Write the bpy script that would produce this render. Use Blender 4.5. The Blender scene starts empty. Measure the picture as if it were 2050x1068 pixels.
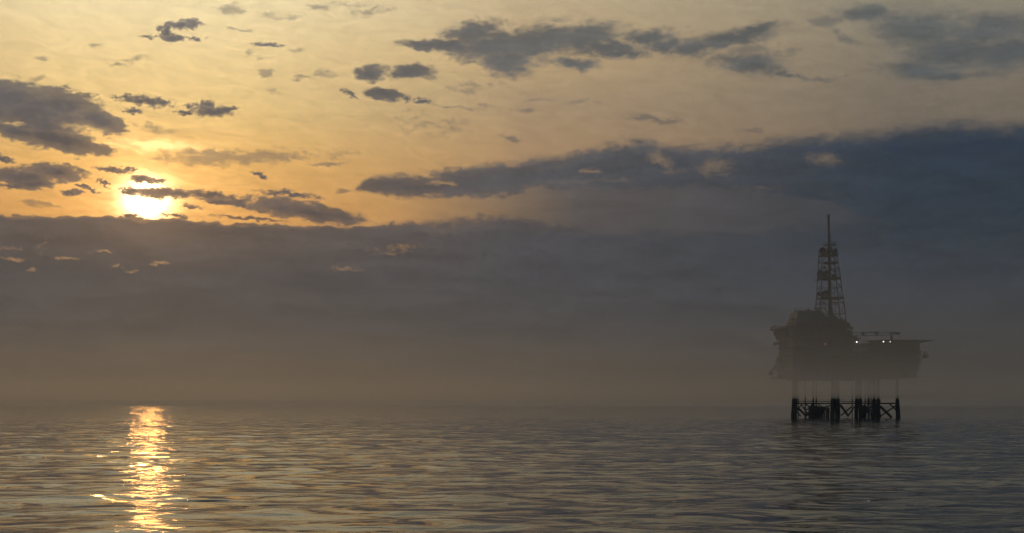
import bpy, math, random
import numpy as np
from mathutils import Vector, Matrix, Quaternion
random.seed(7); RNG = np.random.RandomState(7)
R = math.radians
sc = bpy.context.scene
COL = sc.collection

# ------------------------------------------------------------------ camera
F, CX, HZ, CAM_H, DIST = 2816.0, 1025.0, 806.0, 10.0, 940.0
cam_d = bpy.data.cameras.new('camera'); cam = bpy.data.objects.new('camera', cam_d); COL.objects.link(cam)
cam.location = (0, 0, CAM_H); cam.rotation_euler = (R(90), 0, 0)
cam_d.sensor_width = 36; cam_d.lens = F / 2050 * 36; cam_d.shift_y = (HZ - 534) / 2050
cam_d.clip_start = 0.5; cam_d.clip_end = 60000
sc.camera = cam

sc.view_settings.view_transform = 'Standard'; sc.view_settings.look = 'None'
sc.view_settings.exposure = 0; sc.view_settings.gamma = 1; sc.view_settings.use_curve_mapping = False
cy = sc.cycles
cy.use_denoising = True; cy.use_adaptive_sampling = True; cy.adaptive_threshold = .02; cy.adaptive_min_samples = 12
cy.max_bounces = 5; cy.glossy_bounces = 3; cy.diffuse_bounces = 2; cy.volume_bounces = 1; cy.transparent_max_bounces = 16
cy.sample_clamp_indirect = 6.0; cy.sample_clamp_direct = 0.0
cy.caustics_reflective = False; cy.caustics_refractive = False

def lin(c):
    return tuple((v/255/12.92 if v/255 <= .04045 else ((v/255+.055)/1.055)**2.4) for v in c)
def pxang(x, y):
    az = math.atan((x-CX)/F); el = math.atan((HZ-y)/F*math.cos(az))
    return math.degrees(az), math.degrees(el)
SUN_AZ, SUN_EL = pxang(293, 399)

# ------------------------------------------------------------------ node helper
class NT:
    def __init__(s, tree): s.t = tree; s.n = tree.nodes; s.l = tree.links
    def node(s, typ, **kw):
        n = s.n.new(typ)
        for k, v in kw.items(): setattr(n, k, v)
        return n
    def put(s, sock, v):
        if isinstance(v, bpy.types.NodeSocket): s.l.new(v, sock)
        elif v is not None:
            if isinstance(v, (tuple, list)) and sock.type == 'RGBA' and len(v) == 3: v = (*v, 1)
            sock.default_value = v
    def m(s, op, a, b=None, c=None, clamp=False):
        n = s.node('ShaderNodeMath', operation=op); n.use_clamp = clamp
        s.put(n.inputs[0], a); s.put(n.inputs[1], b); s.put(n.inputs[2], c)
        return n.outputs[0]
    def vm(s, op, a, b=None, scale=None):
        n = s.node('ShaderNodeVectorMath', operation=op)
        s.put(n.inputs[0], a); s.put(n.inputs[1], b)
        if scale is not None: s.put(n.inputs['Scale'], scale)
        return n.outputs['Value'] if op in ('LENGTH', 'DOT_PRODUCT', 'DISTANCE') else n.outputs[0]
    def xyz(s, x, y, z=0.0):
        n = s.node('ShaderNodeCombineXYZ'); s.put(n.inputs[0], x); s.put(n.inputs[1], y); s.put(n.inputs[2], z); return n.outputs[0]
    def sep(s, v):
        n = s.node('ShaderNodeSeparateXYZ'); s.put(n.inputs[0], v); return n.outputs
    def noise(s, v, scale, detail=4, rough=.5, dist=0, color=False, lac=2.0):
        n = s.node('ShaderNodeTexNoise'); s.put(n.inputs['Vector'], v)
        n.inputs['Scale'].default_value = scale; n.inputs['Detail'].default_value = detail
        n.inputs['Roughness'].default_value = rough; n.inputs['Distortion'].default_value = dist; n.inputs['Lacunarity'].default_value = lac
        return n.outputs['Color' if color else 'Fac']
    def mr(s, v, a, b, c=0.0, d=1.0, smooth=False):
        n = s.node('ShaderNodeMapRange'); n.interpolation_type = 'SMOOTHSTEP' if smooth else 'LINEAR'; n.clamp = True
        for i, q in enumerate((v, a, b, c, d)): s.put(n.inputs[i], q)
        return n.outputs[0]
    def mix(s, f, a, b):
        n = s.node('ShaderNodeMix', data_type='RGBA', blend_type='MIX')
        s.put(n.inputs[0], f); s.put(n.inputs[6], a); s.put(n.inputs[7], b); return n.outputs[2]
    def ramp(s, v, stops):
        n = s.node('ShaderNodeValToRGB'); e = n.color_ramp.elements; s.put(n.inputs[0], v)
        while len(e) < len(stops): e.new(.5)
        for i, (p, c) in enumerate(stops): e[i].position = p; e[i].color = (*c, 1)
        return n.outputs[0]
    def curve(s, v, pts):
        n = s.node('ShaderNodeFloatCurve'); s.put(n.inputs['Value'], v)
        c = n.mapping.curves[0]; n.mapping.use_clip = False
        while len(c.points) < len(pts): c.points.new(.5, .5)
        for i, (a, b) in enumerate(pts): c.points[i].location = (a, b); c.points[i].handle_type = 'AUTO_CLAMPED'
        n.mapping.update(); return n.outputs[0]

# ------------------------------------------------------------------ world: dusk sky with broken cloud
world = bpy.data.worlds.new('World'); sc.world = world; world.use_nodes = True
w = NT(world.node_tree); w.n.clear()
tc = w.node('ShaderNodeTexCoord').outputs['Generated']
d3 = w.vm('NORMALIZE', tc)
dx, dy, dz = w.sep(d3)
DEG = 180 / math.pi
az = w.m('MULTIPLY', w.m('ARCTAN2', dx, dy), DEG)
el = w.m('MULTIPLY', w.m('ARCSINE', dz), DEG)
daz = w.m('ABSOLUTE', w.m('SUBTRACT', az, SUN_AZ))
daz = w.m('MINIMUM', daz, w.m('SUBTRACT', 360.0, daz))
elr = w.m('POWER', w.m('DIVIDE', w.m('MAXIMUM', el, 0.0), 90.0), 0.5, clamp=True)   # finer near the horizon
def E(deg): return (max(deg, 0)/90)**.5
def stops(l): return [(E(a), lin(c)) for a, c in l]
clearL = w.ramp(elr, stops([(0,(176,140,104)),(5,(226,166,96)),(7.5,(240,172,90)),(9.5,(238,184,104)),(11.5,(230,196,130)),(13.5,(236,208,150)),(16.5,(246,228,182)),(22,(255,243,206)),(32,(242,230,200)),(55,(128,138,148)),(90,(92,106,124))]))  # stops above the view are brightened to put paler reflections on the sea
clearM = w.ramp(elr, stops([(0,(130,108,90)),(5,(150,120,92)),(8,(176,140,98)),(10,(176,143,106)),(12,(170,145,114)),(14,(192,164,122)),(16.5,(196,176,142)),(22,(206,188,150)),(30,(176,172,156)),(55,(112,124,136)),(90,(92,106,124))]))
clearR = w.ramp(elr, stops([(0,(98,84,74)),(6,(104,92,82)),(10,(114,103,91)),(12.5,(122,113,99)),(15,(134,127,112)),(16.5,(138,133,116)),(30,(120,124,122)),(55,(98,110,124)),(90,(92,106,124))]))
clearB = w.ramp(elr, stops([(0,(74,76,84)),(10,(82,88,98)),(30,(88,98,112)),(60,(90,104,122)),(90,(92,106,124))]))
cloudL = w.ramp(elr, stops([(0,(138,114,92)),(1.2,(122,103,88)),(3,(84,79,79)),(5,(82,78,80)),(6.4,(98,86,80)),(7.6,(104,90,84)),(10,(94,88,88)),(12.5,(98,94,94)),(15,(112,108,108)),(30,(100,98,96)),(90,(66,74,84))]))
cloudM = w.ramp(elr, stops([(0,(130,108,90)),(1.2,(110,95,84)),(3,(74,74,79)),(5,(72,74,82)),(7,(78,78,84)),(9,(84,84,88)),(12,(96,96,96)),(16,(100,100,98)),(30,(88,90,92)),(90,(66,74,84))]))
cloudR = w.ramp(elr, stops([(0,(90,80,73)),(1.2,(80,73,69)),(2.8,(68,68,71)),(4.5,(60,66,76)),(7,(42,55,68)),(10,(40,54,70)),(12,(80,84,86)),(16,(96,98,96)),(30,(78,84,88)),(90,(66,74,84))]))
cloudB = w.ramp(elr, stops([(0,(56,58,64)),(10,(52,58,66)),(30,(58,64,74)),(90,(66,74,84))]))
def stations(l, m_, r_, b_):
    a = w.mix(w.mr(daz, 3, 15), l, m_); a = w.mix(w.mr(daz, 14, 30), a, r_); return w.mix(w.mr(daz, 34, 100, smooth=True), a, b_)
clear = stations(clearL, clearM, clearR, clearB)
cloud = stations(cloudL, cloudM, cloudR, cloudB)

# cloud shapes live on the sky sphere, in degrees of azimuth and elevation
K = math.degrees(1/F)                    # one photo pixel in degrees
pw = w.xyz(az, w.m('MULTIPLY', el, 2.4), 0)
n_big = w.noise(pw, .55, 5, .62)
n_fin = w.noise(w.xyz(az, w.m('MULTIPLY', el, 2.0), 3.7), 2.6, 5, .62)
warp = w.vm('SUBTRACT', w.noise(w.xyz(az, w.m('MULTIPLY', el, 1.7), 9.1), 1.5, 3, .55, color=True), (.5,.5,.5))
P0 = w.xyz(az, el, 0)
P = w.vm('ADD', P0, w.vm('MULTIPLY', warp, (1.0, .52, 0)))
nz = w.m('ADD', w.m('MULTIPLY', w.m('SUBTRACT', n_big, .5), 1.6), w.m('MULTIPLY', w.m('SUBTRACT', n_fin, .5), 1.9))

warp2 = w.vm('SUBTRACT', w.noise(w.xyz(az, w.m('MULTIPLY', el, 1.5), 19), 3.0, 3, .6, color=True), (.5,.5,.5))
PF = w.vm('ADD', P0, w.vm('MULTIPLY', warp2, (1.0, .42, 0)))
def blob(Q, x, y, rx, ry, rot=0, wt=1.0):
    a, e = pxang(x, y); ca = math.cos(R(a))
    n = w.node('ShaderNodeMapping', vector_type='TEXTURE'); s = n.inputs
    w.put(s[0], Q); s[1].default_value = (a, e, 0); s[2].default_value = (0, 0, R(rot)); s[3].default_value = (rx*K*ca*ca, ry*K*ca, 1)
    L = w.vm('LENGTH', n.outputs[0])
    return w.m('MULTIPLY_ADD', L, -wt, wt)
n_f2 = w.noise(w.xyz(az, w.m('MULTIPLY', el, 1.8), 31), 3.6, 5, .68)
nz2 = w.m('ADD', w.m('MULTIPLY', w.m('SUBTRACT', n_f2, .5), 3.0), w.m('MULTIPLY', nz, .25))
def union(bl, sm=.18):
    P = PF if sm < .1 else globals()['P']
    acc = None
    for b in bl:
        Q = P
        if acc is not None:                  # evaluated one after the other, so the shader stack stays small
            n = w.node('ShaderNodeVectorMath', operation='MULTIPLY_ADD')
            w.put(n.inputs[0], acc); n.inputs[1].default_value = (1e-7,)*3; w.put(n.inputs[2], P); Q = n.outputs[0]
        f = blob(Q, *b)
        if acc is None: acc = f
        else: acc = w.m('SMOOTH_MAX', acc, f, sm)
    return acc
dark = [ # x, y, rx, ry, rotation (deg, up to the right positive), weight
 (22,205,80,44),(80,248,90,26),(60,222,120,40),(120,214,90,34,-6),(196,240,60,22,-20),(30,262,60,18,-10),(112,278,110,22,-12),
 (40,354,70,15),(110,344,60,16,-6),(62,368,40,12),
 (618,425,118,18,-9),(560,414,60,12),
 (742,147,30,17,8),(822,144,50,14,6),(768,190,46,10,-4),
 (846,91,60,10,-4),(905,92,60,12,-4),(948,66,60,24,10),(1000,92,104,34),(1010,124,60,28),(1080,84,110,30,4),(1170,76,74,28,4),(1210,96,80,18),(1150,128,50,12,-4),
 (1392,94,58,20,8),(1456,78,110,17,8),(1520,58,44,12,10),(1500,128,74,22,-8),
 (1738,28,60,17,-4),(1850,60,110,36,-10),(1905,104,100,36),(1975,62,130,30,4),(2010,105,90,36),(2140,80,120,60),(1836,142,74,20,-6),(1895,154,50,8,-4),(1300,76,60,14,0),(1330,92,50,14,0),
]
fine = [(285,359,30,8,-3),(318,362,14,6),(262,384,24,8,-4,1.3),(300,388,34,8,-8,1.3),(326,384,36,10,4,1.3),(360,387,50,10,-3),(420,392,60,10,-5),(470,399,30,8,-12),(386,415,22,6,-4),(355,433,30,4),(262,431,20,5),
 (585,389,66,6,-5),(555,386,30,5,10),(690,436,50,7,-10),(500,438,80,4,-3),(440,404,60,6,-6),(480,409,50,8,-14),
 (225,340,40,6,-3),(259,338,14,5),(143,386,26,8),(185,380,20,4,-30),(168,372,14,4,-10),(205,366,18,5,-40),(10,318,28,6,-20),(30,372,60,6),
 (290,203,62,11,-3),(265,223,24,6),(250,196,24,7),(322,206,24,8),(424,223,48,13),(416,209,18,11),(380,213,16,8),(372,226,24,5),(455,220,24,8,12),
 (362,50,44,8,3),(388,47,20,8),(330,63,15,15),(345,77,30,8),(390,78,24,4,0,.8),(300,75,20,5,0,.6),
 (538,91,34,5),(844,203,26,6),(812,198,14,9,-50),(700,186,24,6,-28,.9),(1250,108,66,10,-2),(1290,82,44,12),(1575,150,46,8,-8),(520,352,20,5,-12)]
soft = [ (465,20,46,13,6,.85),(188,91,26,6,0,.7),(636,14,32,7,0,.8),(535,146,18,10,0,.9),(66,158,30,7,5,.8),(84,119,18,6,0,.6),
 (480,315,220,17,3,.95),(400,306,70,12,0,.7),(655,328,46,5,2,.9),(1072,200,34,7,0,.6),(1168,203,36,7,0,.6),(920,215,70,4,-3,.6),(930,180,60,8,0,.4),(858,156,30,7,0,.8),(1500,98,60,12,0,.8),(1960,150,80,12,0,.6),
 (70,408,60,8,0,.7),(560,33,70,8,0,.45),(750,22,50,7,10,.45),(640,148,40,8,0,.5),(280,118,34,8,8,.55),(1500,262,30,5,0,.5),(970,170,80,10,0,.4),(300,255,60,10,-8,.5),(545,182,26,6,0,.4),(690,385,20,5,0,.8),(860,250,110,20,-3,.4),(1640,160,60,6,0,.6),(1840,30,120,22,-4,.55),(1100,122,60,14,0,.6),(1022,278,28,9,-12,1.1),(1318,240,70,9,-9,.95),(1646,44,56,15,0,.95),(1690,74,50,12,-30,.85),(1790,36,120,20,-6,.8),(520,116,26,5,0,.6),(498,108,16,8,40,.5),(480,62,28,4,0,.6),(590,100,24,5,0,.4),(1052,222,24,4,0,.5),(610,158,22,5,0,.7),(700,10,40,6,0,.4),(1345,60,50,8,0,.5),(230,128,20,4,0,.5),(960,215,30,4,0,.5),(1120,40,50,10,0,.4),(1560,110,50,10,10,.5)]
holes = [ (172,257,60,9,-4,1.3),(1432,334,44,30,0,1.1),(1652,318,48,18,-10,1.05),(1318,318,34,14,-25,1.0),(884,367,40,8,0,1.3),(1178,342,26,7,0,1.1),(1345,345,40,8,0,.7),(22,247,40,5,0,1.2),(175,262,34,10,0,.8),(1500,375,60,8,0,.6),(1200,362,80,7,0,.4),(1760,270,110,9,4,.5),
(1760,272,60,6,0,.2)]
holesF = [(88,490,22,7,55,.9),(134,518,32,5,-3,1.3),(318,528,30,5,5,1.2),(24,519,34,6,-5,1.2),(64,541,12,5,0,1.0),(262,544,20,4,0,.8),(22,498,40,4,0,.8),(212,503,14,4,0,.9),(232,533,10,4,0,.9),(182,505,10,3,0,.8),(805,496,70,9,5,.9),(780,508,40,5,0,.8),(690,540,46,7,0,.8)]
u_az = w.mr(az, -20.0, 20.0)
def cpt(x, y):                       # photo pixel -> curve point (azimuth, elevation/20)
    a, e = pxang(x, y); return ((a+20)/40, e/20)
band_top = w.m('MULTIPLY', w.curve(u_az, [(0, .20)]+[cpt(*p) for p in [(560,470),(700,390),(735,358),(800,345),(842,348),(900,337),(1000,324),(1060,318),(1150,302),(1230,286),(1290,278),(1350,288),(1500,284),(1600,270),(1750,260),(1850,243),(1940,240),(2049,247)]]), 20.0)
band_bot = w.m('MULTIPLY', w.curve(u_az, [(0, .24)]+[cpt(*p) for p in [(560,410),(700,380),(760,390),(860,402),(1000,404),(1080,388),(1200,396),(1350,398),(1500,404),(1640,425),(1800,470),(2049,500)]]), 20.0)
bank_top = w.m('MULTIPLY', w.curve(u_az, [cpt(*p) for p in [(2,431),(60,431),(110,436),(160,429),(250,433),(300,438),(340,436),(400,443),(480,447),(560,449),(650,452),(740,453),(800,444),(860,436),(930,426),(1020,418),(1100,424),(1300,432),(1500,428),(1640,420),(1800,405),(2049,380)]]), 20.0)
elw = w.sep(P)[1]
band = w.m('MINIMUM', w.m('SUBTRACT', band_top, elw), w.m('SUBTRACT', elw, band_bot))
band = w.m('MULTIPLY', band, 1.6)
bank_k = w.mr(az, pxang(740,0)[0], pxang(860,0)[0], 5.5, .9)
bank = w.m('MULTIPLY', w.m('SUBTRACT', bank_top, elw), bank_k)
bank = w.m('MINIMUM', bank, 1.6)
band = w.m('MINIMUM', band, 1.1)
hole = union(holes, .05)
fD = w.m('MAXIMUM', w.m('ADD', w.m('ADD', union(dark), .12), w.m('MULTIPLY', nz, .55)), w.m('ADD', band, w.m('MULTIPLY', nz, .5)))
bank = w.m('ADD', bank, w.m('MULTIPLY', nz, .28))
fD = w.m('MAXIMUM', fD, bank)
fF = w.m('ADD', w.m('ADD', union(fine, .09), w.m('MULTIPLY', nz2, .55)), .1)
fS = w.m('ADD', union(soft), w.m('MULTIPLY', nz, .8))
# the sky outside the picture: broken cloud carries on, thinned so the sea reflects brighter sky
wide = w.m('MULTIPLY', w.m('SUBTRACT', w.noise(w.xyz(w.m('MULTIPLY', az, .5), w.m('MULTIPLY', el, 1.0), 21), .22, 6, .6), .62), 9.0)
out_up = w.mr(el, 17.0, 22.0, -3.0, 0.0); out_rt = w.mr(w.m('ABSOLUTE', az), 21.0, 26.0, -3.0, 0.0)
wide = w.m('ADD', wide, w.m('MAXIMUM', out_up, out_rt))
lowb = w.m('ADD', w.m('MULTIPLY', w.m('SUBTRACT', 8.0, el), .5), w.mr(w.m('ABSOLUTE', az), 20.0, 22.0, -8.0, 0.0))
fD = w.m('MAXIMUM', fD, w.m('MAXIMUM', wide, w.m('ADD', lowb, nz)))
edge = w.mr(daz, 3, 22, .2, .75)
mD = w.mr(fD, w.m('MULTIPLY', edge, -.5), edge, smooth=True)
mD = w.m('MULTIPLY', mD, w.mr(fD, -.1, .9, .84, 1.0))
mS = w.m('MULTIPLY', w.mr(fS, -.05, .7, smooth=True), .62)
mF = w.mr(fF, w.mr(daz, 3, 14, -.05, -.15), w.mr(daz, 3, 14, .5, .9), smooth=True)
mF = w.m('MULTIPLY', mF, w.mr(fF, 0, .9, .74, 1.0))
mask = w.m('MAXIMUM', w.m('MAXIMUM', mD, mF), mS)
veil = w.m('MULTIPLY', w.m('MULTIPLY', w.mr(az, pxang(780,0)[0], pxang(1160,0)[0]), w.mr(w.m('SUBTRACT', band_top, elw), 0, .5)), .90)
mask = w.m('MAXIMUM', mask, veil)
mH = w.m('MULTIPLY', w.mr(w.m('ADD', hole, w.m('MULTIPLY', nz, .9)), -.1, 1.5, smooth=True), w.mr(el, 4.5, 8.5, .34, .66))
mH2 = w.m('MULTIPLY', w.mr(w.m('ADD', union(holesF, .06), w.m('MULTIPLY', nz2, 1.0)), 0, 1.5, smooth=True), .5)
mH = w.m('MAXIMUM', mH, mH2)
mask = w.m('MULTIPLY', mask, w.m('SUBTRACT', 1.0, mH))

# the veiled sun: thin cirrus spreads its light into a bright patch and halo
sdir = Vector((math.sin(R(SUN_AZ))*math.cos(R(SUN_EL)), math.cos(R(SUN_AZ))*math.cos(R(SUN_EL)), math.sin(R(SUN_EL))))
sx = w.m('SUBTRACT', az, SUN_AZ); sy = w.m('SUBTRACT', el, SUN_EL)
dS = w.m('SQRT', w.m('ADD', w.m('MULTIPLY', w.m('MULTIPLY', sx, sx), .75), w.m('MULTIPLY', sy, sy)))
def gau(d, s): return w.m('EXPONENT', w.m('MULTIPLY', w.m('POWER', w.m('DIVIDE', d, s), 2.0), -1.0))
def ex(d, s): return w.m('EXPONENT', w.m('DIVIDE', d, -s))
streak = w.noise(w.xyz(w.m('ADD', w.m('MULTIPLY', az, 1.0), w.m('MULTIPLY', el, .9)), w.m('MULTIPLY', el, 3.0), 5.5), .9, 6, .6, .8)
cir = w.mr(streak, .3, .72, .62, 1.25)
core = w.vm('SCALE', (1.0, .82, .48), scale=w.m('MULTIPLY', gau(dS, .64), 7.0))
mid_ = w.vm('SCALE', (1.0, .60, .20), scale=w.m('MULTIPLY', ex(dS, 1.0), 1.9))
halo = w.vm('SCALE', (1.0, .52, .16), scale=w.m('MULTIPLY', ex(dS, 3.4), .34))
b2 = w.m('SQRT', w.m('ADD', w.m('POWER', w.m('DIVIDE', w.m('SUBTRACT', az, pxang(312,0)[0]), 1.5), 2.0), w.m('POWER', w.m('DIVIDE', w.m('SUBTRACT', elw, pxang(310,291)[1]), .17), 2.0)))
bar = w.vm('SCALE', (1.0, .72, .34), scale=w.m('MULTIPLY', gau(b2, 1.0), .9))
glow = w.vm('ADD', w.vm('ADD', core, mid_), w.vm('ADD', halo, bar))
glow = w.vm('SCALE', glow, scale=cir)
clear = w.vm('SCALE', clear, scale=w.mr(streak, .3, .7, .9, 1.07))
# thin cloud edges catch the light; the bank under the sun glows faintly through
thr = w.vm('SCALE', (1.0, .55, .22), scale=w.m('MULTIPLY', ex(dS, 1.15), .26))
cmod = w.vm('SCALE', w.vm('SCALE', cloud, scale=w.mr(n_f2, .3, .7, .9, 1.1)), scale=w.mr(w.noise(w.xyz(w.m('MULTIPLY', az, .45), w.m('MULTIPLY', el, 2.2), 14), .7, 5, .6, .5), .3, .7, .80, 1.20))
rim = w.m('MULTIPLY', w.m('MULTIPLY', mask, w.m('SUBTRACT', 1.0, mask)), w.m('MULTIPLY', ex(dS, 3.0), 1.8))
cloudc = w.vm('ADD', w.vm('ADD', cmod, thr), w.vm('SCALE', (1.0, .62, .26), scale=rim))
thin = w.m('POWER', w.m('SUBTRACT', 1.0, w.m('MINIMUM', mask, 1.0)), 2.2)
skyc = w.vm('ADD', w.mix(mask, clear, cloudc), w.vm('SCALE', glow, scale=thin))
nish = w.node('ShaderNodeTexSky', sky_type='NISHITA'); nish.sun_disc = False
nish.sun_elevation = R(SUN_EL); nish.sun_rotation = R(SUN_AZ); nish.dust_density = 3.0
NS = .05
final = w.vm('ADD', w.vm('SCALE', skyc, scale=w.m('MULTIPLY', w.mr(el, 6, 12, 1.0, 1.13), 1/NS)), w.vm('SCALE', nish.outputs[0], scale=w.m('MULTIPLY', w.mr(el, 18, 45, 0, .35), 1.0)))
bg = w.node('ShaderNodeBackground'); w.put(bg.inputs[0], final); bg.inputs[1].default_value = NS
wo = w.node('ShaderNodeOutputWorld'); w.l.new(bg.outputs[0], wo.inputs[0])
world.cycles.sampling_method = 'MANUAL'; world.cycles.sample_map_resolution = 1024

# ------------------------------------------------------------------ sun lamp
sd = bpy.data.lights.new('sun', 'SUN'); sd.energy = 0.026; sd.color = (1.0, .42, .10); sd.angle = R(.8)
so = bpy.data.objects.new('sun', sd); COL.objects.link(so)
so.rotation_euler = sdir.to_track_quat('Z', 'Y').to_euler(); so.location = sdir*300

# ------------------------------------------------------------------ materials
def material(name):
    m = bpy.data.materials.new(name); m.use_nodes = True; t = NT(m.node_tree); t.n.clear()
    o = t.node('ShaderNodeOutputMaterial'); return m, t, o
def steel(name, c, c2, rough=.6, metal=0.0, scale=.5):
    m, t, o = material(name)
    co = t.node('ShaderNodeTexCoord').outputs['Object']
    b = t.node('ShaderNodeBsdfPrincipled')
    n = t.noise(co, scale, 6, .65); n2 = t.noise(t.vm('MULTIPLY', co, (1, 1, .15)), scale*4, 4, .6)
    t.put(b.inputs['Base Color'], t.mix(t.mr(t.m('ADD', n, t.m('MULTIPLY', n2, .5)), .6, .95), c, c2))
    b.inputs['Specular IOR Level'].default_value = .25; t.put(b.inputs['Roughness'], t.mr(n2, .2, .8, rough-.12, rough+.15)); b.inputs['Metallic'].default_value = metal
    t.l.new(b.outputs[0], o.inputs[0]); return m
def emitter(name, c, s):
    m, t, o = material(name); e = t.node('ShaderNodeEmission'); t.put(e.inputs[0], c); e.inputs[1].default_value = s
    t.l.new(e.outputs[0], o.inputs[0]); return m
def haze_mat(name, c, dens, g):
    m, t, o = material(name); v = t.node('ShaderNodeVolumePrincipled')
    t.put(v.inputs['Color'], c); v.inputs['Density'].default_value = dens; v.inputs['Anisotropy'].default_value = g
    t.l.new(v.outputs[0], o.inputs['Volume']); m.cycles.homogeneous_volume = True; return m
M = dict(
 grey=steel('dark_grey_painted_steel', (.030,.034,.035), (.018,.018,.017)),
 green=steel('green_grey_painted_steel', (.030,.038,.034), (.018,.020,.018)),
 jacket=steel('marine_growth_steel', (.028,.026,.021), (.016,.014,.011), .9),
 rust=steel('rusty_brown_steel', (.06,.04,.036), (.03,.02,.018), .85),
 blue=steel('blue_grey_steel', (.022,.028,.038), (.014,.017,.022)),
 pale=steel('pale_grey_paint', (.08,.09,.09), (.05,.05,.045)),
 orange=steel('faded_orange_fibreglass', (.16,.06,.03), (.09,.04,.025), .5),
 net=steel('dark_safety_net', (.04,.04,.04), (.03,.03,.03), .9),
 lamp=emitter('white_floodlight', (1.0,.97,.86), 9.0),
 dim=emitter('dim_floodlight', (.95,1.0,.8), 4.0),
 warm=emitter('dull_orange_light', (1.0,.32,.12), .10),
)
# water
mw, t, o = material('sea_water')
gco = t.node('ShaderNodeNewGeometry').outputs['Position']
dist = t.vm('LENGTH', gco)
def wn(sx_, sy_, scale, detail, rough, dis, z=0.0):
    return t.noise(t.vm('ADD', t.vm('MULTIPLY', gco, (sx_, sy_, 0)), (0, 0, z)), scale, detail, rough, dis)
gust = t.mr(wn(1, .6, .035, 3, .55, .4, 4.0), .42, .58, .12, 1.3, smooth=True)
a1 = wn(.55, 1.3, .15, 3, .4, .5)
a2 = wn(.6, 1.3, .7, 3, .5, .5, 2.0)
a3 = wn(.8, 1.2, 3.4, 3, .55, .3, 5.0)
hgt = t.m('ADD', t.m('MULTIPLY', a1, .86), t.m('MULTIPLY', t.m('ADD', t.m('MULTIPLY', a2, .062), t.m('MULTIPLY', a3, .009)), gust))
bp = t.node('ShaderNodeBump'); bp.inputs['Distance'].default_value = 1.0; t.put(bp.inputs['Height'], hgt)
t.put(bp.inputs['Strength'], 1.0)
pb = t.node('ShaderNodeBsdfPrincipled')
pb.inputs['Base Color'].default_value = (.010, .013, .013, 1); pb.inputs['IOR'].default_value = 1.33
t.put(pb.inputs['Roughness'], t.mr(dist, 150, 3000, .015, .07)); t.l.new(bp.outputs[0], pb.inputs['Normal'])
t.l.new(pb.outputs[0], o.inputs[0])

# ------------------------------------------------------------------ mesh helpers
class MB:
    def __init__(s): s.v = []; s.f = []
    def add(s, vs, fs):
        o_ = len(s.v); s.v += [tuple(p) for p in vs]; s.f += [tuple(i+o_ for i in f) for f in fs]; return s
    def box(s, x0, x1, y0, y1, z0, z1):
        return s.hexa([(x0,y0,z0),(x1,y0,z0),(x1,y1,z0),(x0,y1,z0)], [(x0,y0,z1),(x1,y0,z1),(x1,y1,z1),(x0,y1,z1)])
    def hexa(s, b, t_):
        return s.add(list(b)+list(t_), [(3,2,1,0),(4,5,6,7),(0,1,5,4),(1,2,6,5),(2,3,7,6),(3,0,4,7)])
    def tube(s, p, q, r, r2=None, n=8):
        p, q = Vector(p), Vector(q); r2 = r if r2 is None else r2
        d = (q-p).normalized(); a = d.orthogonal().normalized(); b = d.cross(a)
        ring = lambda c, rr: [c + (a*math.cos(2*math.pi*i/n) + b*math.sin(2*math.pi*i/n))*rr for i in range(n)]
        vs = ring(p, r)+ring(q, r2)
        fs = [(i, (i+1) % n, n+(i+1) % n, n+i) for i in range(n)] + [tuple(range(n-1,-1,-1)), tuple(range(n, 2*n))]
        return s.add(vs, fs)
    def path(s, pts, r, n=6):
        for a, b in zip(pts, pts[1:]): s.tube(a, b, r, n=n)
        return s
    def lathe(s, c, axis, prof, n=14):          # prof: (distance along axis, radius)
        c = Vector(c); d = Vector(axis).normalized(); a = d.orthogonal().normalized(); b = d.cross(a); vs = []; fs = []
        for h, r in prof: vs += [c + d*h + (a*math.cos(2*math.pi*i/n)+b*math.sin(2*math.pi*i/n))*r for i in range(n)]
        for k in range(len(prof)-1):
            for i in range(n): fs.append((k*n+i, k*n+(i+1) % n, (k+1)*n+(i+1) % n, (k+1)*n+i))
        fs += [tuple(range(n-1,-1,-1)), tuple(range((len(prof)-1)*n, len(prof)*n))]
        return s.add(vs, fs)
    def build(s, name, mat, parent=None, smooth=False, **tags):
        me = bpy.data.meshes.new(name); me.from_pydata(s.v, [], s.f)
        if smooth: me.shade_smooth()
        me.update(); ob = bpy.data.objects.new(name, me); COL.objects.link(ob); me.materials.append(mat)
        if parent is not None:
            ob.parent = parent; ob.matrix_parent_inverse = Matrix.Translation(-Vector(parent.location))
        for k, v in tags.items(): ob[k] = v
        return ob
def empty(name, loc, label, cat, group=None):
    e = bpy.data.objects.new(name, None); COL.objects.link(e); e.location = loc; e['label'] = label; e['category'] = cat
    if group: e['group'] = group
    return e
S = DIST/F
def X(px): return (px-CX)*S
def Z(py): return CAM_H + (HZ-py)*S
def PT(px, py, dep=0): k = (DIST+dep)/DIST; return (X(px)*k, DIST+dep, CAM_H+(HZ-py)*S*k)

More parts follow.
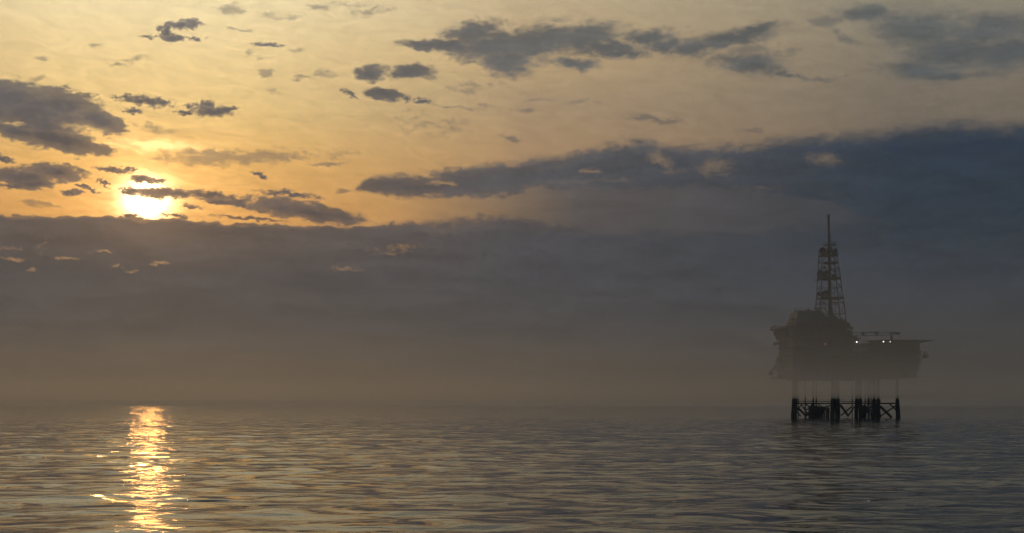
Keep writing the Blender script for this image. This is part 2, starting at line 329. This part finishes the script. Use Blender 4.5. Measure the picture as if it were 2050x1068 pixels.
# ------------------------------------------------------------------ sea (polar sheet, finer where the view looks, real low swell)
def make_sea():
    rs = [2.0]
    while rs[-1] < 20000:
        r = rs[-1]; step = r*.05 if r < 60 else (max(.4, r*r*.000012) if r < 900 else r*.05)
        rs.append(r+step)
    rs[-1] = 20000.0; rs = np.array(rs)
    th = np.concatenate([np.linspace(-180, -32, 50)[:-1], np.linspace(-32, 32, 620), np.linspace(32, 180, 50)[1:-1]])
    tr = np.radians(th); nR, nT = len(rs), len(tr)
    Xg = rs[:,None]*np.sin(tr)[None,:]; Yg = rs[:,None]*np.cos(tr)[None,:]
    Zg = np.zeros_like(Xg)
    for lam, amp in [(34,.065),(23,.058),(15,.05),(9.5,.035),(7,.027),(4.6,.017),(3.3,.014)]:
        for k in range(3):
            a = RNG.normal(R(-78), .42); ph = RNG.rand()*6.28; kk = 2*math.pi/(lam*RNG.uniform(.85,1.18))
            Zg += amp*np.sin(kk*(Xg*math.cos(a)+Yg*math.sin(a))+ph)*np.clip((rs[:,None]-20)/60,0,1)*np.exp(-(rs[:,None]*lam**-.6/330)**2)
    v = np.stack([Xg,Yg,Zg],-1).reshape(-1,3)
    idx = np.arange(nR*nT).reshape(nR,nT); j2 = (np.arange(nT)+1) % nT
    q = np.stack([idx[:-1,:], idx[1:,:], idx[1:,:][:,j2], idx[:-1,:][:,j2]],-1).reshape(-1,4)
    v = np.vstack([v, [[0,0,0]]]); c = len(v)-1
    tri = np.stack([np.full(nT,c), idx[0], idx[0][j2]],-1)
    me = bpy.data.meshes.new('sea')
    me.vertices.add(len(v)); me.vertices.foreach_set('co', v.ravel())
    nl = q.size+tri.size; me.loops.add(nl); me.loops.foreach_set('vertex_index', np.concatenate([q.ravel(), tri.ravel()]).astype(np.int32))
    me.polygons.add(len(q)+len(tri))
    me.polygons.foreach_set('loop_start', np.concatenate([np.arange(len(q))*4, q.size+np.arange(len(tri))*3]).astype(np.int32))
    me.update(calc_edges=True); me.validate(); me.shade_smooth()
    # all faces up
    ob = bpy.data.objects.new('sea', me); COL.objects.link(ob); me.materials.append(mw)
    if me.polygons[10].normal.z < 0: me.flip_normals()
    ob['kind'] = 'structure'; ob['label'] = 'calm grey sea with low ripples'
    return ob
make_sea()

# ------------------------------------------------------------------ haze, and the low fog bank lying just above the water
HAZE_C, HAZE_D, HAZE_G = (.27, .33, .41), .00016, .7
hz = MB().box(-20200, 20200, -20200, 20200, -1.2, Z(420)+4).build('haze', haze_mat('haze_air', HAZE_C, HAZE_D, HAZE_G), kind='stuff', label='thin dusk haze over the water')
fogs = [(Z(799.5), 17.5, .0018), (Z(799.5)+.02, 22.5, .0008), (Z(799.5)+.04, 31.0, .00025)]
for i, (z0, z1, dn) in enumerate(fogs):
    h = 20060-40*i
    MB().box(-h, h, -h, h, z0, z1).build('fog_bank', haze_mat('fog_air', (.82,.76,.70) if i == 0 else (.52,.52,.52), dn, .76), kind='stuff', label='low bank of fog hanging just above the water')

for i, (y0, z1, dn) in enumerate([(1080, 23.0, .0006), (1250, 33.0, .0006), (1600, 46.0, .0004)]):
    MB().box(-19960+20*i, 19960-20*i, y0, 20020-20*i, Z(799.5)+.1+.02*i, z1).build('fog_bank', haze_mat('fog_air', (1.0,.90,.82), dn, .79), kind='stuff', label='paler fog bank standing beyond the platform')
for i, (y0, dn) in enumerate([(1700, .0002), (2800, .0004), (4500, .0006)]):
    MB().box(-19900+30*i, 19900-30*i, y0, 20000-30*i, -1.05+.01*i, Z(799.5)-.02-.01*i).build('sea_mist', haze_mat('mist_air', (.95,.88,.81), dn, .76), kind='stuff', label='mist lying on the water far out towards the horizon')

# ------------------------------------------------------------------ production platform
plat = empty('production_platform', (X(1690), DIST, 0), 'dark offshore gas production platform on steel jacket legs in the fog', 'oil platform')
def part(mb, name, mat, parent=plat, **k): return mb.build(name, M[mat], parent, **k)
def XB(px):                           # plan width of the topsides, allowing for the side face seen on the left
    k = 1+27/DIST; a, b = X(1556)*k, X(1846)*(2-k); return a+(b-a)*(px-1556)/290
def ZB(py): return CAM_H+(HZ-py)*S*(1-20/DIST)
def pbox(x0, x1, y0, y1, d0, d1): return MB().box(XB(x0), XB(x1), DIST+d0, DIST+d1, ZB(y1), ZB(y0))

def jbox(x0, x1, y0, y1, d0, d1):
    p, q = PT(x0,y1,d0), PT(x1,y0,d0); return MB().box(p[0], q[0], DIST+d0, DIST+d1, p[2], q[2])
# jacket legs: thick below the fog, slimmer piles carry on up to the deck
for (xb, xt, dep, rb, rt) in [(1587,1589,-20,1.55,1.0),(1593,1594,20,1.1,.8),(1666,1667,-20,1.75,1.1),(1678,1677,20,1.9,1.2),(1714,1715,20,1.6,1.0),(1723,1722,-10,1.7,1.1),(1749,1750,-20,1.7,1.0),(1759,1758,20,1.8,1.1),(1800,1797,-20,1.35,.85),(1796,1795,20,1.1,.7)]:
    MB().tube((*PT(xb,0,dep)[:2], -.9), PT(xt,801,dep), rb*.8, rb*.74, 14).build('jacket_leg', M['jacket'], plat, smooth=False)
    part(MB().tube(PT(xt,801,dep), PT(xt,756,dep), rt, n=12), 'pile', 'jacket')
for (x, dep, r) in [(1598,-6,.32),(1612,0,.38),(1628,6,.5),(1634,-4,.45),(1732,0,.38),(1738,6,.55),(1744,-8,.34),(1706,0,.3),(1741,14,.3),(1672,0,.4)]:
    part(MB().tube((*PT(x,0,dep)[:2], -.9), PT(x,757,dep), r, n=8), 'riser_pipe', 'jacket')
# jacket top frame
for dep in (-20, 0, 20):
    part(MB().tube(PT(1586,808,dep), PT(1799,808,dep), .45 if dep else .3, n=10), 'horizontal_brace', 'jacket')
for x in (1588,1667,1715,1750,1798): part(MB().tube(PT(x,808,-20), PT(x,808,20), .4, n=8), 'cross_brace', 'jacket')
part(jbox(1600,1764,803.5,804.8,-22,-14), 'walkway', 'jacket')
wr = MB()
for x in range(1600, 1765, 6): wr.tube(PT(x,803.5,-21.9), PT(x,800.2,-21.9), .05, n=4)
wr.tube(PT(1600,800.2,-21.9), PT(1764,800.2,-21.9), .06, n=4); wr.tube(PT(1600,801.9,-21.9), PT(1764,801.9,-21.9), .05, n=4)
part(wr, 'walkway_railing', 'jacket')
for (a, b, dep, r) in [((1589,811),(1606,826),-20,.45),((1606,809),(1590,828),10,.4),((1600,819),(1614,834),-20,.62),((1624,822),(1612,836),-20,.5),((1612,809),(1625,818),4,.4),
                       ((1682,811),(1699,834),-20,.75),((1711,814),(1697,834),-20,.5),((1762,814),(1785,836),-20,.85),((1781,809),(1798,825),-10,.45),((1730,811),(1746,827),16,.5),((1746,813),(1728,830),10,.42),
                       ((1603,834),(1590,818),-20,.4),((1684,832),(1708,812),20,.45),((1762,834),(1796,811),20,.5),((1728,812),(1746,834),-20,.4),((1745,812),(1730,834),-20,.4),((1606,812),(1620,834),20,.45),((1656,812),(1640,832),-20,.4),((1638,810),(1662,826),18,.4),((1662,811),(1640,832),18,.4)]:
    part(MB().tube(PT(*a,dep), PT(*b,dep), r, n=10), 'diagonal_brace', 'jacket')
for (x, r) in [(1692,.7),(1697,.5),(1723,.9)]: pass
# boat landing: rusty frame, fenders and caissons
bl = part(jbox(1620,1659,819,821,-23,-12), 'boat_landing', 'rust', label='rusty brown boat landing between the jacket legs')
part(jbox(1622,1640,813,819,-19,-13), 'equipment_box', 'rust', bl); part(jbox(1646,1652,814.5,819,-19,-15), 'equipment_box', 'rust', bl)
part(MB().hexa([PT(1620,819,-14),PT(1633,819,-14),PT(1633,819,-8),PT(1620,819,-8)],[PT(1625,808,-14),PT(1630,808,-14),PT(1630,808,-8),PT(1625,808,-8)]), 'support_frame', 'rust', bl)
for k, x in enumerate([1620.5,1624.5,1628,1631.5,1635,1638.5,1642,1645.5,1650,1655,1659]):
    part(MB().tube((*PT(x,0,-22+(k%3)*3.5)[:2], -.9), PT(x,815+(k*5)%6,-22+(k%3)*3.5), .55+.22*(k%2), n=10), 'fender', 'rust', bl)
part(jbox(1619,1650,826,830,-20,-12), 'lower_walkway', 'rust', bl); part(MB().tube(PT(1613,831,-20),PT(1620,825,-20),.5), 'strut', 'rust', bl)
part(jbox(1727,1735,812,838,4,9), 'caisson', 'jacket'); part(jbox(1750,1757,811,838,-6,0), 'caisson', 'jacket')

# decks: stacked slabs, each with plate girder edge
decks = [  # x0,x1,y_top,thickness px, d0,d1
 (1556,1836,753.5,4,-27,27),(1556,1840,741,2.2,-28,28),(1555,1838,724,2.6,-28,28),(1557,1848,727,1.6,-26,24),(1556,1846,709,2.4,-27,27),(1556,1694,692,2.2,-27,27),(1553,1694,674,2.0,-27,27),(1549,1692,656,2.6,-27,27)]
for (x0,x1,y,th_,d0,d1) in decks:
    part(pbox(x0,x1,y,y+th_,d0,d1), 'deck', 'grey')
part(pbox(1590,1710,757.4,762,-20,20), 'underdeck_girder', 'grey'); part(pbox(1710,1770,757.4,760,-18,18), 'underdeck_girder', 'grey')
# modules filling each storey, with columns and cross braces proud of them
def storey(x0, x1, ytop, ybot, d0, d1, seed, mat='grey'):
    rr = random.Random(seed); x = x0
    while x < x1-5:
        wd = min(rr.uniform(9, 24), x1-x)
        if x1-(x+wd) < 6: wd = x1-x
        gap = rr.uniform(.4, 1.2); hh = (ybot-ytop)*rr.choice([1,1,.92,.8])
        part(pbox(x+gap*.5, x+wd-gap*.5, ybot-hh+.02, ybot-.02, d0+rr.uniform(1.2,4), d1-rr.uniform(1,4)), 'module', rr.choice([mat,'green','grey','blue']))
        x += wd
    n = max(2, int((x1-x0)/22)); st = (x1-x0-1.5)/n
    for i in range(n+1):
        xc = x0+.9+i*st-.15
        part(pbox(xc-.8, xc+.8, ytop+.02, ybot-.02, d0+.2, d0+1.0), 'column', 'green')
    for i in range(n):
        if rr.random() < .55:
            a, b = (x0+1+i*st, x0+1+(i+1)*st); 
            if rr.random() < .5: a, b = b, a
            part(MB().tube((XB(a),DIST+d0+.6,ZB(ybot-.8)), (XB(b),DIST+d0+.6,ZB(ytop+.8)), .22, n=6), 'diagonal_brace', 'green')
storey(1558,1690,658.6,674,-27,27,1); storey(1559,1692,676,692,-27,27,2); storey(1558,1692,694.2,709,-27,27,3)
storey(1558,1842,711.4,724,-27,27,4); storey(1558,1836,728.6,741,-27,27,5); storey(1558,1834,743.2,753.5,-27,27,6)
def QT(px, py, dep=0): return (XB(px), DIST+dep, ZB(py))
# left edge brackets, balconies
rq = random.Random(11)
for k in range(16):
    x = 1572+k*16+rq.uniform(-4,4); wd_ = rq.uniform(4,11); d_ = rq.uniform(-22,14)
    part(pbox(x, x+wd_, 757.3, 757.3+rq.uniform(1.5,5), d_, d_+8), 'underdeck_vessel', rq.choice(['grey','green','rust']))
for (x0,x1,y0,y1,d0,d1) in [(1846.5,1851,701,708,-20,-8),(1838.5,1843,716,722,-26,-10),(1836.5,1841,733,738,-24,-12),(1700,1712,703.5,708.9,0,14),(1570,1582,650,655,-26,-21),(1590,1604,651,655.9,-25,-21),(1612,1630,652,655.9,-25,-21),(1640,1652,650.5,655.9,-26,-21),(1674,1683,636,641.9,-8,2),(1686,1690,640,646,-10,-2)]:
    part(pbox(x0,x1,y0,y1,d0,d1), 'equipment_box', rq.choice(['grey','green','blue']))
part(MB().hexa([QT(1554,676,-10),QT(1559,676,-10),QT(1559,676,26),QT(1554,676,26)],[QT(1545,658.6,-10),QT(1559,658.6,-10),QT(1559,658.6,26),QT(1545,658.6,26)]), 'bracket', 'grey')
part(pbox(1545,1557,683.5,686.5,6,26), 'balcony', 'grey'); part(pbox(1545,1546.2,680.5,683.5,6,26), 'balcony_panel', 'grey')
part(pbox(1543,1556,733,735,8,26), 'balcony', 'grey'); part(pbox(1544,1545.2,727,733,16,22), 'balcony_post', 'grey'); part(pbox(1549,1550.4,727.5,733,16,22), 'balcony_post', 'grey')
part(pbox(1537,1557,754,757,4,26), 'balcony', 'grey'); part(pbox(1553,1557,712,724,14,26), 'stair_enclosure', 'grey'); part(pbox(1550,1556.5,719,721,12,26), 'balcony', 'grey')
# accommodation block under the helideck
qb = pbox(1736,1846,686.5,709,-22,22)
part(qb, 'accommodation_block', 'grey')
for r_ in range(3):
    for c_ in range(13):
        xx = 1742+c_*7.9; yy = 689.5+r_*6.6
        part(pbox(xx, xx+3.0, yy, yy+2.6, -22.25, -21.9), 'window', 'blue')
part(pbox(1734,1848,708.2,709.2-.1,-24,-22.3), 'gallery', 'green')
part(MB().hexa([QT(1737,696,-15),QT(1740,696,-15),QT(1740,696,15),QT(1737,696,15)],[QT(1731,686.5,-15),QT(1740,686.5,-15),QT(1740,686.5,15),QT(1731,686.5,15)]), 'bracket', 'grey')
part(pbox(1728,1736,704,706,-18,0), 'balcony', 'grey'); part(pbox(1732.3,1733.6,697,704,-18,-16), 'balcony_post', 'grey')
part(pbox(1836,1850,727,729,-20,10), 'balcony', 'grey'); part(MB().tube(QT(1850,729,-19),QT(1843,736,-19),.25), 'strut', 'grey')
part(MB().tube(QT(1846,727,-19),QT(1852,719,-19),.5), 'strut', 'grey')
part(pbox(1828,1836,744,747,-18,8), 'balcony', 'grey'); part(MB().hexa([QT(1822,757,-20),QT(1830,757,-20),QT(1830,757,15),QT(1822,757,15)],[QT(1822,753.6,-20),QT(1836,753.6,-20),QT(1836,753.6,15),QT(1822,753.6,15)]), 'bracket', 'grey')
# upper works: base storey and hipped process house
part(pbox(1568,1690,646,655.9,-20,20), 'upper_module', 'green'); part(pbox(1541,1570,653,656,-24,26), 'deck', 'grey')
part(MB().hexa([QT(1570,646,-17),QT(1646,646,-17),QT(1646,646,17),QT(1570,646,17)],[QT(1578,621,-12),QT(1632,621,-12),QT(1632,621,12),QT(1578,621,12)]), 'hipped_house', 'green')
part(pbox(1564,1571,637,639,-14,-4), 'balcony', 'grey'); part(pbox(1564.5,1566,634,637,-14,-10), 'balcony_post', 'grey')
part(pbox(1563,1569,643.5,645,-12,4), 'balcony', 'grey')
part(pbox(1640,1668,634,646,-14,8), 'module', 'green'); part(pbox(1668,1684,642,646,-14,8), 'module', 'grey'); part(pbox(1656.5,1667,629,634,-6,6), 'module', 'green')
for x in (1586,1607.5,1619,1664): part(pbox(x, x+3.2, 648.5, 651.5, -20.35, -20.05), 'window', 'pale')
part(MB().tube(QT(1581,621,0),QT(1581,612,0),.28), 'roof_vent', 'grey'); part(pbox(1579.8,1582.4,617,620.9,-1,1), 'roof_box', 'grey')
part(pbox(1608,1612.4,615.5,620.9,-2,2), 'roof_box', 'grey')
part(pbox(1630,1633,612,620.9,-1,1), 'roof_box', 'grey')
part(MB().path([QT(1623,613,0),QT(1648,613,0),QT(1651,616,0),QT(1653,622,0),QT(1655,631,0)], .28), 'gooseneck_pipe', 'blue')
part(MB().path([QT(1638,613,1),QT(1636.5,619,1),QT(1648,632,1)], .25), 'pipe', 'blue'); part(MB().path([QT(1631,613,2),QT(1641,628,2),QT(1647,634,2)], .25), 'pipe', 'blue')
# deck railings
def railing(x0, x1, y, dep, hgt_=3.3, step=4):
    r_ = MB(); x = x0
    Q = lambda px, py: (XB(px), DIST+dep, ZB(py))
    while x <= x1: r_.tube(Q(x,y), Q(x,y-hgt_), .05, n=4); x += step
    r_.tube(Q(x0,y-hgt_), Q(x1,y-hgt_), .055, n=4); r_.tube(Q(x0,y-hgt_*.5), Q(x1,y-hgt_*.5), .045, n=4)
    part(r_, 'railing', 'grey')
for a in [(1694,1736,709,-26.8),(1549,1690,656,-26.8),(1549,1567,655,-23.8),(1557,1692,674,-26.9),(1557,1692,692,-26.9),(1557,1845,724,-27.8),(1556,1838,741,-27.9),(1558,1834,753.5,-26.9),(1545,1556,683.5,6.1),(1694,1736,709,20),(1840,1849,727,-19.8),(1578,1632,621,-11.8)]: railing(*a)
for x, y0 in ((1696,700),(1703,701),(1712,703),(1721,702)): part(pbox(x, x+2.4, y0, 708.9, -18, -12), 'vessel', 'grey')
part(pbox(1694,1711,681,697,-8,8), 'machinery_house', 'rust')
part(MB().hexa([QT(1694,708.9,-6),QT(1700,708.9,-6),QT(1700,708.9,6),QT(1694,708.9,6)],[QT(1694,697,-6),QT(1708,697,-6),QT(1708,697,6),QT(1694,697,6)]), 'machinery_base', 'rust')

# ------------------------------------------------------------------ helideck
hel = empty('helideck', (X(1800), DIST, Z(686.5)), 'flat overhanging helicopter deck on top of the accommodation block', 'helideck')
oc = lambda cx_, rx_, ry_, y_: [(X(cx_)+rx_*math.cos(R(22.5+45*k)), DIST+ry_*math.sin(R(22.5+45*k)), Z(y_)) for k in range(8)]
mb = MB(); a = oc(1799,22.6,16,683.4); b = oc(1799,22.6,16,682.2)
mb.add(a+b, [tuple(range(7,-1,-1)), tuple(range(8,16))]+[(i,(i+1)%8,8+(i+1)%8,8+i) for i in range(8)]); part(mb, 'landing_deck', 'grey', hel)
mb = MB(); a = oc(1797,18,12,686.4); b = oc(1799,21.8,15.3,683.45)
mb.add(a+b, [tuple(range(7,-1,-1)), tuple(range(8,16))]+[(i,(i+1)%8,8+(i+1)%8,8+i) for i in range(8)]); part(mb, 'support_structure', 'green', hel)
ne = MB(); a = oc(1799,22.6,16,683.0); b = oc(1799,24.0,17.3,682.6)
for i in range(8):
    for k in range(7):
        p = Vector(a[i]).lerp(Vector(a[(i+1)%8]), k/7); q = Vector(b[i]).lerp(Vector(b[(i+1)%8]), k/7); ne.tube(p, q, .06, n=4)
    ne.tube(b[i], b[(i+1)%8], .07, n=4)
part(ne, 'safety_net', 'net', hel)

# ------------------------------------------------------------------ lattice tower with flue
tow = empty('lattice_tower', (X(1662), DIST, Z(655.9)), 'tall tapering steel lattice tower with dishes and a central flue', 'tower')
yb, yt = 655.9, 500.0
def leg_x(y, side):
    f = (yb-y)/(yb-yt); return (1636.5+6.5*f) if side < 0 else (1690-18.5*f)
def leg_d(y, side): f = (yb-y)/(yb-yt); return side*(8.5-3.8*f)
def tp(y, sx_, sd): return (X(leg_x(y, sx_)), DIST+leg_d(y, sd), Z(y))
for sx_ in (-1, 1):
    for sd_ in (-1, 1): part(MB().tube(tp(yb,sx_,sd_), tp(yt,sx_,sd_), .34, .24, 8), 'leg', 'blue', tow)
lev = [655.9,642,629.5,608,597,577,558,540,527,511.5,500]
for i, y in enumerate(lev):
    r = .36 if y in (597,558,511.5) else .2
    for sd_ in (-1,1): part(MB().tube(tp(y,-1,sd_), tp(y,1,sd_), r, n=6), 'horizontal_brace', 'blue', tow)
    for sx_ in (-1,1): part(MB().tube(tp(y,sx_,-1), tp(y,sx_,1), .16, n=6), 'cross_brace', 'blue', tow)
    if i+1 < len(lev):
        y2 = lev[i+1]; xm = (leg_x(y,-1)+leg_x(y,1))/2
        for sd_ in (-1,1):
            mid = Vector(tp(y2,-1,sd_)).lerp(Vector(tp(y2,1,sd_)), .5)
            for sx_ in (-1,1): part(MB().tube(tp(y,sx_,sd_), mid, .16, n=6), 'diagonal_brace', 'blue', tow)
        for sx_ in (-1,1): part(MB().tube(tp(y,sx_,-1 if i%2 else 1), tp(y2,sx_,1 if i%2 else -1), .15, n=6), 'diagonal_brace', 'blue', tow)
for (x0,x1,y,dd) in [(1640.5,1674,512,6),(1636,1679,559,7),(1647,1674.5,527.5,5),(1640,1684,598,7),(1650,1672,491,3.2),(1642,1674,503,4.5)]:
    part(MB().box(X(x0),X(x1),DIST-dd,DIST+dd,Z(y)-.42,Z(y)-.02), 'platform', 'blue', tow)
    rr_ = MB(); x = x0
    while x <= x1+.1:
        for s_ in (-1,1): rr_.tube((X(x),DIST+s_*dd,Z(y)), (X(x),DIST+s_*dd,Z(y)+1.2), .06, n=4)
        x += (x1-x0)/8
    for s_ in (-1,1):
        for hh in (.6,1.2): rr_.tube((X(x0),DIST+s_*dd,Z(y)+hh), (X(x1),DIST+s_*dd,Z(y)+hh), .05, n=4)
    part(rr_, 'platform_railing', 'blue', tow)
for (a,b,r1,r2) in [((1664,655.9),(1663,626),1.9,1.9),((1663,626),(1662,612),1.75,1.25),((1662,612),(1660.8,560),1.2,1.1),((1660.8,560),(1659.6,497),.8,.8),((1659.6,497),(1658.8,432),.75,.72)]:
    part(MB().tube(PT(*a), PT(*b), r1, r2, 14), 'flue_pipe', 'blue', tow)
part(MB().lathe(PT(1658.8,433), (0,0,1), [(0,.72),(.1,.95),(.9,.95),(1.0,.72)]), 'flue_cap', 'blue', tow)
part(MB().tube(PT(1663.4,560,1.5), PT(1663,470,1.5), .16, n=6), 'whip_antenna', 'blue', tow)
for x, y0, y1 in [(1649.5,489,482),(1652.5,491,485),(1655.2,491,483),(1665,491,486),(1667.3,491,485.5),(1669.6,491,484),(1671.5,490,483)]:
    part(MB().tube(PT(x,y0+.5,-2.5), PT(x,y1,-2.5), .18, .1, 5), 'whip_antenna', 'blue', tow)
for (x,y,r,dep,ax) in [(1647,502.5,1.9,-6.2,(-.5,-1,0)),(1643,549,2.0,-7.4,(-.5,-1,0)),(1652,589,2.1,-7.6,(-.2,-1,0)),(1640.5,589,1.3,-7.6,(-1,-.3,0)),(1670,504,1.5,-6,(.6,-1,0)),(1653,548,1.5,-7,(.2,-1,0))]:
    dsh = part(MB().lathe(PT(x,y,dep), ax, [(-.7,.3),(-.5,r*.6),(0,r*1.2),(.9,r*1.2),(1.0,r*1.1),(.4,r*.6),(.2,.2)], 16), 'dish_antenna', 'blue', tow)
    part(MB().tube(PT(x,y,dep), (X(x)+.4, DIST+dep+2.2, Z(y)-.1), .16, n=6), 'dish_mount', 'blue', dsh)
for (x,y,w_,h_) in [(1649,537,5,3),(1653,509,6,4),(1667,508,5,4),(1648,554,10,4),(1668,553,8,5),(1671,544,4,3),(1668,587,4,2.5),(1648,608,3,2.2),(1672,607,4,2.2),(1672,648,9,5),(1656,553,7,5),(1661,498,5,5)]:
    part(MB().box(X(x-w_/2),X(x+w_/2),DIST-3.4,DIST-1.4,Z(y+h_/2),Z(y-h_/2)), 'equipment_box', 'blue', tow)
lad = MB()
for s_ in (-.25,.25): lad.tube((X(1673)+s_,DIST-1,Z(655)), (X(1668)+s_,DIST-1,Z(500)), .05, n=4)
k = 0
for i in range(120):
    f_ = i/120; p = Vector((X(1673),DIST-1,Z(655))).lerp(Vector((X(1668),DIST-1,Z(500))), f_); lad.tube(p+Vector((-.25,0,0)), p+Vector((.25,0,0)), .03, n=3)
part(lad, 'ladder', 'blue', tow)

# ------------------------------------------------------------------ pedestal crane, boom stowed level
cr = empty('pedestal_crane', (X(1702), DIST, Z(708.9)), 'pedestal crane with its lattice boom resting level above the helideck', 'crane')
part(MB().tube(PT(1703,708.9,0), PT(1703,684,0), 1.5, 1.3, 14), 'pedestal', 'grey', cr)
part(MB().lathe(PT(1703,684,0), (0,0,1), [(0,1.8),(.2,2.2),(.9,2.2),(1.1,1.9)]), 'slew_ring', 'grey', cr)
part(MB().box(X(1694),X(1713),DIST-4,DIST+3,Z(681),Z(674)), 'machinery_house', 'grey', cr)
part(MB().hexa([PT(1713.3,692,-5),PT(1716,690,-5),PT(1716,690,-1.5),PT(1713.3,692,-1.5)],[PT(1711,679.6,-5),PT(1720,679.6,-5),PT(1720,679.6,-1.5),PT(1711,679.6,-1.5)]), 'cab', 'grey', cr)
part(MB().box(X(1710),X(1720.6),DIST-5.2,DIST-1.2,Z(679.4),Z(677.8)), 'cab_roof', 'grey', cr)
part(MB().path([PT(1694,681,-.5),PT(1700,683,-.5),PT(1712,692,-.5)], .3), 'strut', 'grey', cr)
def boom_pt(x, top, side):
    f_ = max(0,(x-1693)/107); 
    yt_ = 665.6 if x > 1725 else 666.4
    yb_ = 673.2-2.0*f_ if x < 1775 else 671.7-2.4*(x-1775)/25
    return PT(x, yt_ if top else yb_, -.5+side*(1.15-.5*f_))
xs = [1693,1704,1715,1725,1733,1741,1749,1757,1766,1775,1784,1792,1799]
for top in (0,1):
    for sd_ in (-1,1):
        part(MB().path([boom_pt(x,top,sd_) for x in xs], .2 if top==0 else .22, 6), 'boom_chord', 'blue', cr)
for i in range(len(xs)-1):
    lc = MB()
    for sd_ in (-1,1):
        lc.tube(boom_pt(xs[i],i%2,sd_), boom_pt(xs[i+1],(i+1)%2,sd_), .11, n=5); lc.tube(boom_pt(xs[i],0,sd_), boom_pt(xs[i],1,sd_), .1, n=5)
    lc.tube(boom_pt(xs[i],1,-1), boom_pt(xs[i],1,1), .1, n=5); lc.tube(boom_pt(xs[i],0,-1), boom_pt(xs[i+1],0,1), .1, n=5)
    part(lc, 'boom_lacing', 'blue', cr)
for x0,x1,y0,y1 in ((1725,1730,665,673),(1751,1757,664.3,672.5),(1780,1799,665,668.6)): part(MB().box(X(x0),X(x1),DIST-1.3,DIST+.3,Z(y1),Z(y0)), 'boom_panel', 'blue', cr)
part(MB().lathe(PT(1799,668,-1), (0,1,0), [(0,.3),(.05,.85),(.9,.85),(.95,.3)]), 'boom_sheave', 'grey', cr)
part(MB().tube(PT(1800.5,668,-.5), PT(1800.5,674,-.5), .06, n=4), 'hoist_cable', 'grey', cr); part(MB().box(X(1799.6),X(1801.4),DIST-.9,DIST-.1,Z(677),Z(674)), 'hook_block', 'grey', cr)
part(MB().box(X(1782),X(1786),DIST-2,DIST+1,Z(682),Z(672.2)), 'boom_rest', 'grey', cr)

# ------------------------------------------------------------------ lifeboats in davits
def lifeboat(x, y, ln, hp, label, dp=20):
    e = empty('lifeboat', PT(x,y,dp), label, 'lifeboat', 'enclosed lifeboats hung on the platform sides')
    x_, _, z_ = PT(x,y,dp); L = ln; hgt_ = hp*S
    vs = []; n = 12; prof = [(-1,.15),(-.85,.6),(-.5,.95),(0,1),(.5,.95),(.85,.6),(1,.15)]
    mb = MB()
    for t_, k_ in prof:
        for i in range(n):
            a_ = 2*math.pi*i/n; vs.append((x_+math.cos(a_)*k_*hgt_*.42, DIST+dp+t_*L/2, z_+math.sin(a_)*k_*hgt_*.4))
    fs = [(k_*n+i, k_*n+(i+1)%n, (k_+1)*n+(i+1)%n, (k_+1)*n+i) for k_ in range(6) for i in range(n)] + [tuple(range(n)), tuple(range(6*n,7*n))]
    mb.add(vs, fs); mb.build('hull', M['orange'], e, smooth=True)
    part(MB().box(x_-hgt_*.26,x_+hgt_*.26,DIST+dp-L*.15,DIST+dp+L*.12,z_+hgt_*.3,z_+hgt_*.55), 'canopy', 'orange', e)
    s_ = 1 if x < 1700 else -1; xw = XB(1556.5) if s_ > 0 else XB(1845.5)
    for q in (-L*.33, L*.33):
        part(MB().path([(xw,DIST+dp+q,z_-hgt_*.6),(xw-s_*.4,DIST+dp+q,z_+hgt_*.62),(x_-s_*.1,DIST+dp+q,z_+hgt_*.72)], .22), 'davit', 'grey', e)
        part(MB().tube((x_,DIST+dp+q,z_+hgt_*.7),(x_,DIST+dp+q,z_+hgt_*.3), .06, n=4), 'fall_cable', 'grey', e)
lifeboat(1852.5,713.5,9,13,'enclosed lifeboat at the edge under the helideck, away from the tower', -20)
lifeboat(1543.5,748,10,12,'enclosed lifeboat hung low beside the bottom deck corner in the fog')
lifeboat(1545,659.5,8,8,'small enclosed lifeboat hung beside the top deck below the hipped house')

# ------------------------------------------------------------------ floodlights
def flood(x, y, dep, mat, r, label):
    e = empty('floodlight', PT(x,y,dep), label, 'lamp', 'floodlights on the platform')
    part(MB().lathe(PT(x,y,dep), (0,1,0), [(0,r*1.25),(.25,r*1.25),(.5,r*.7),(.6,.08)], 10), 'housing', 'grey', e)
    part(MB().lathe(PT(x,y,dep-.06), (0,1,0), [(0,r*.9),(.05,r)], 10), 'lens', mat, e)
    part(MB().tube(PT(x,y,dep+.4), Vector(PT(x,y,dep+.4))-Vector((0,0,.9)), .07, n=4), 'bracket', 'grey', e)
flood(1715.2,685.3,-5.6,'lamp',.34,'bright white lamp lit below the crane cab')
flood(1768.6,684.2,-17.3,'lamp',.28,'white lamp lit at the helideck edge, brighter of the two there')
flood(1782,684.6,-17.3,'dim',.28,'dim greenish lamp lit at the helideck edge')
flood(1696.5,681.6,-17,'dim',.22,'faint lamp beside the crane machinery house')
flood(1652,689.5,-27.8,'warm',1.1,'dull orange lamp low on the dark module face')
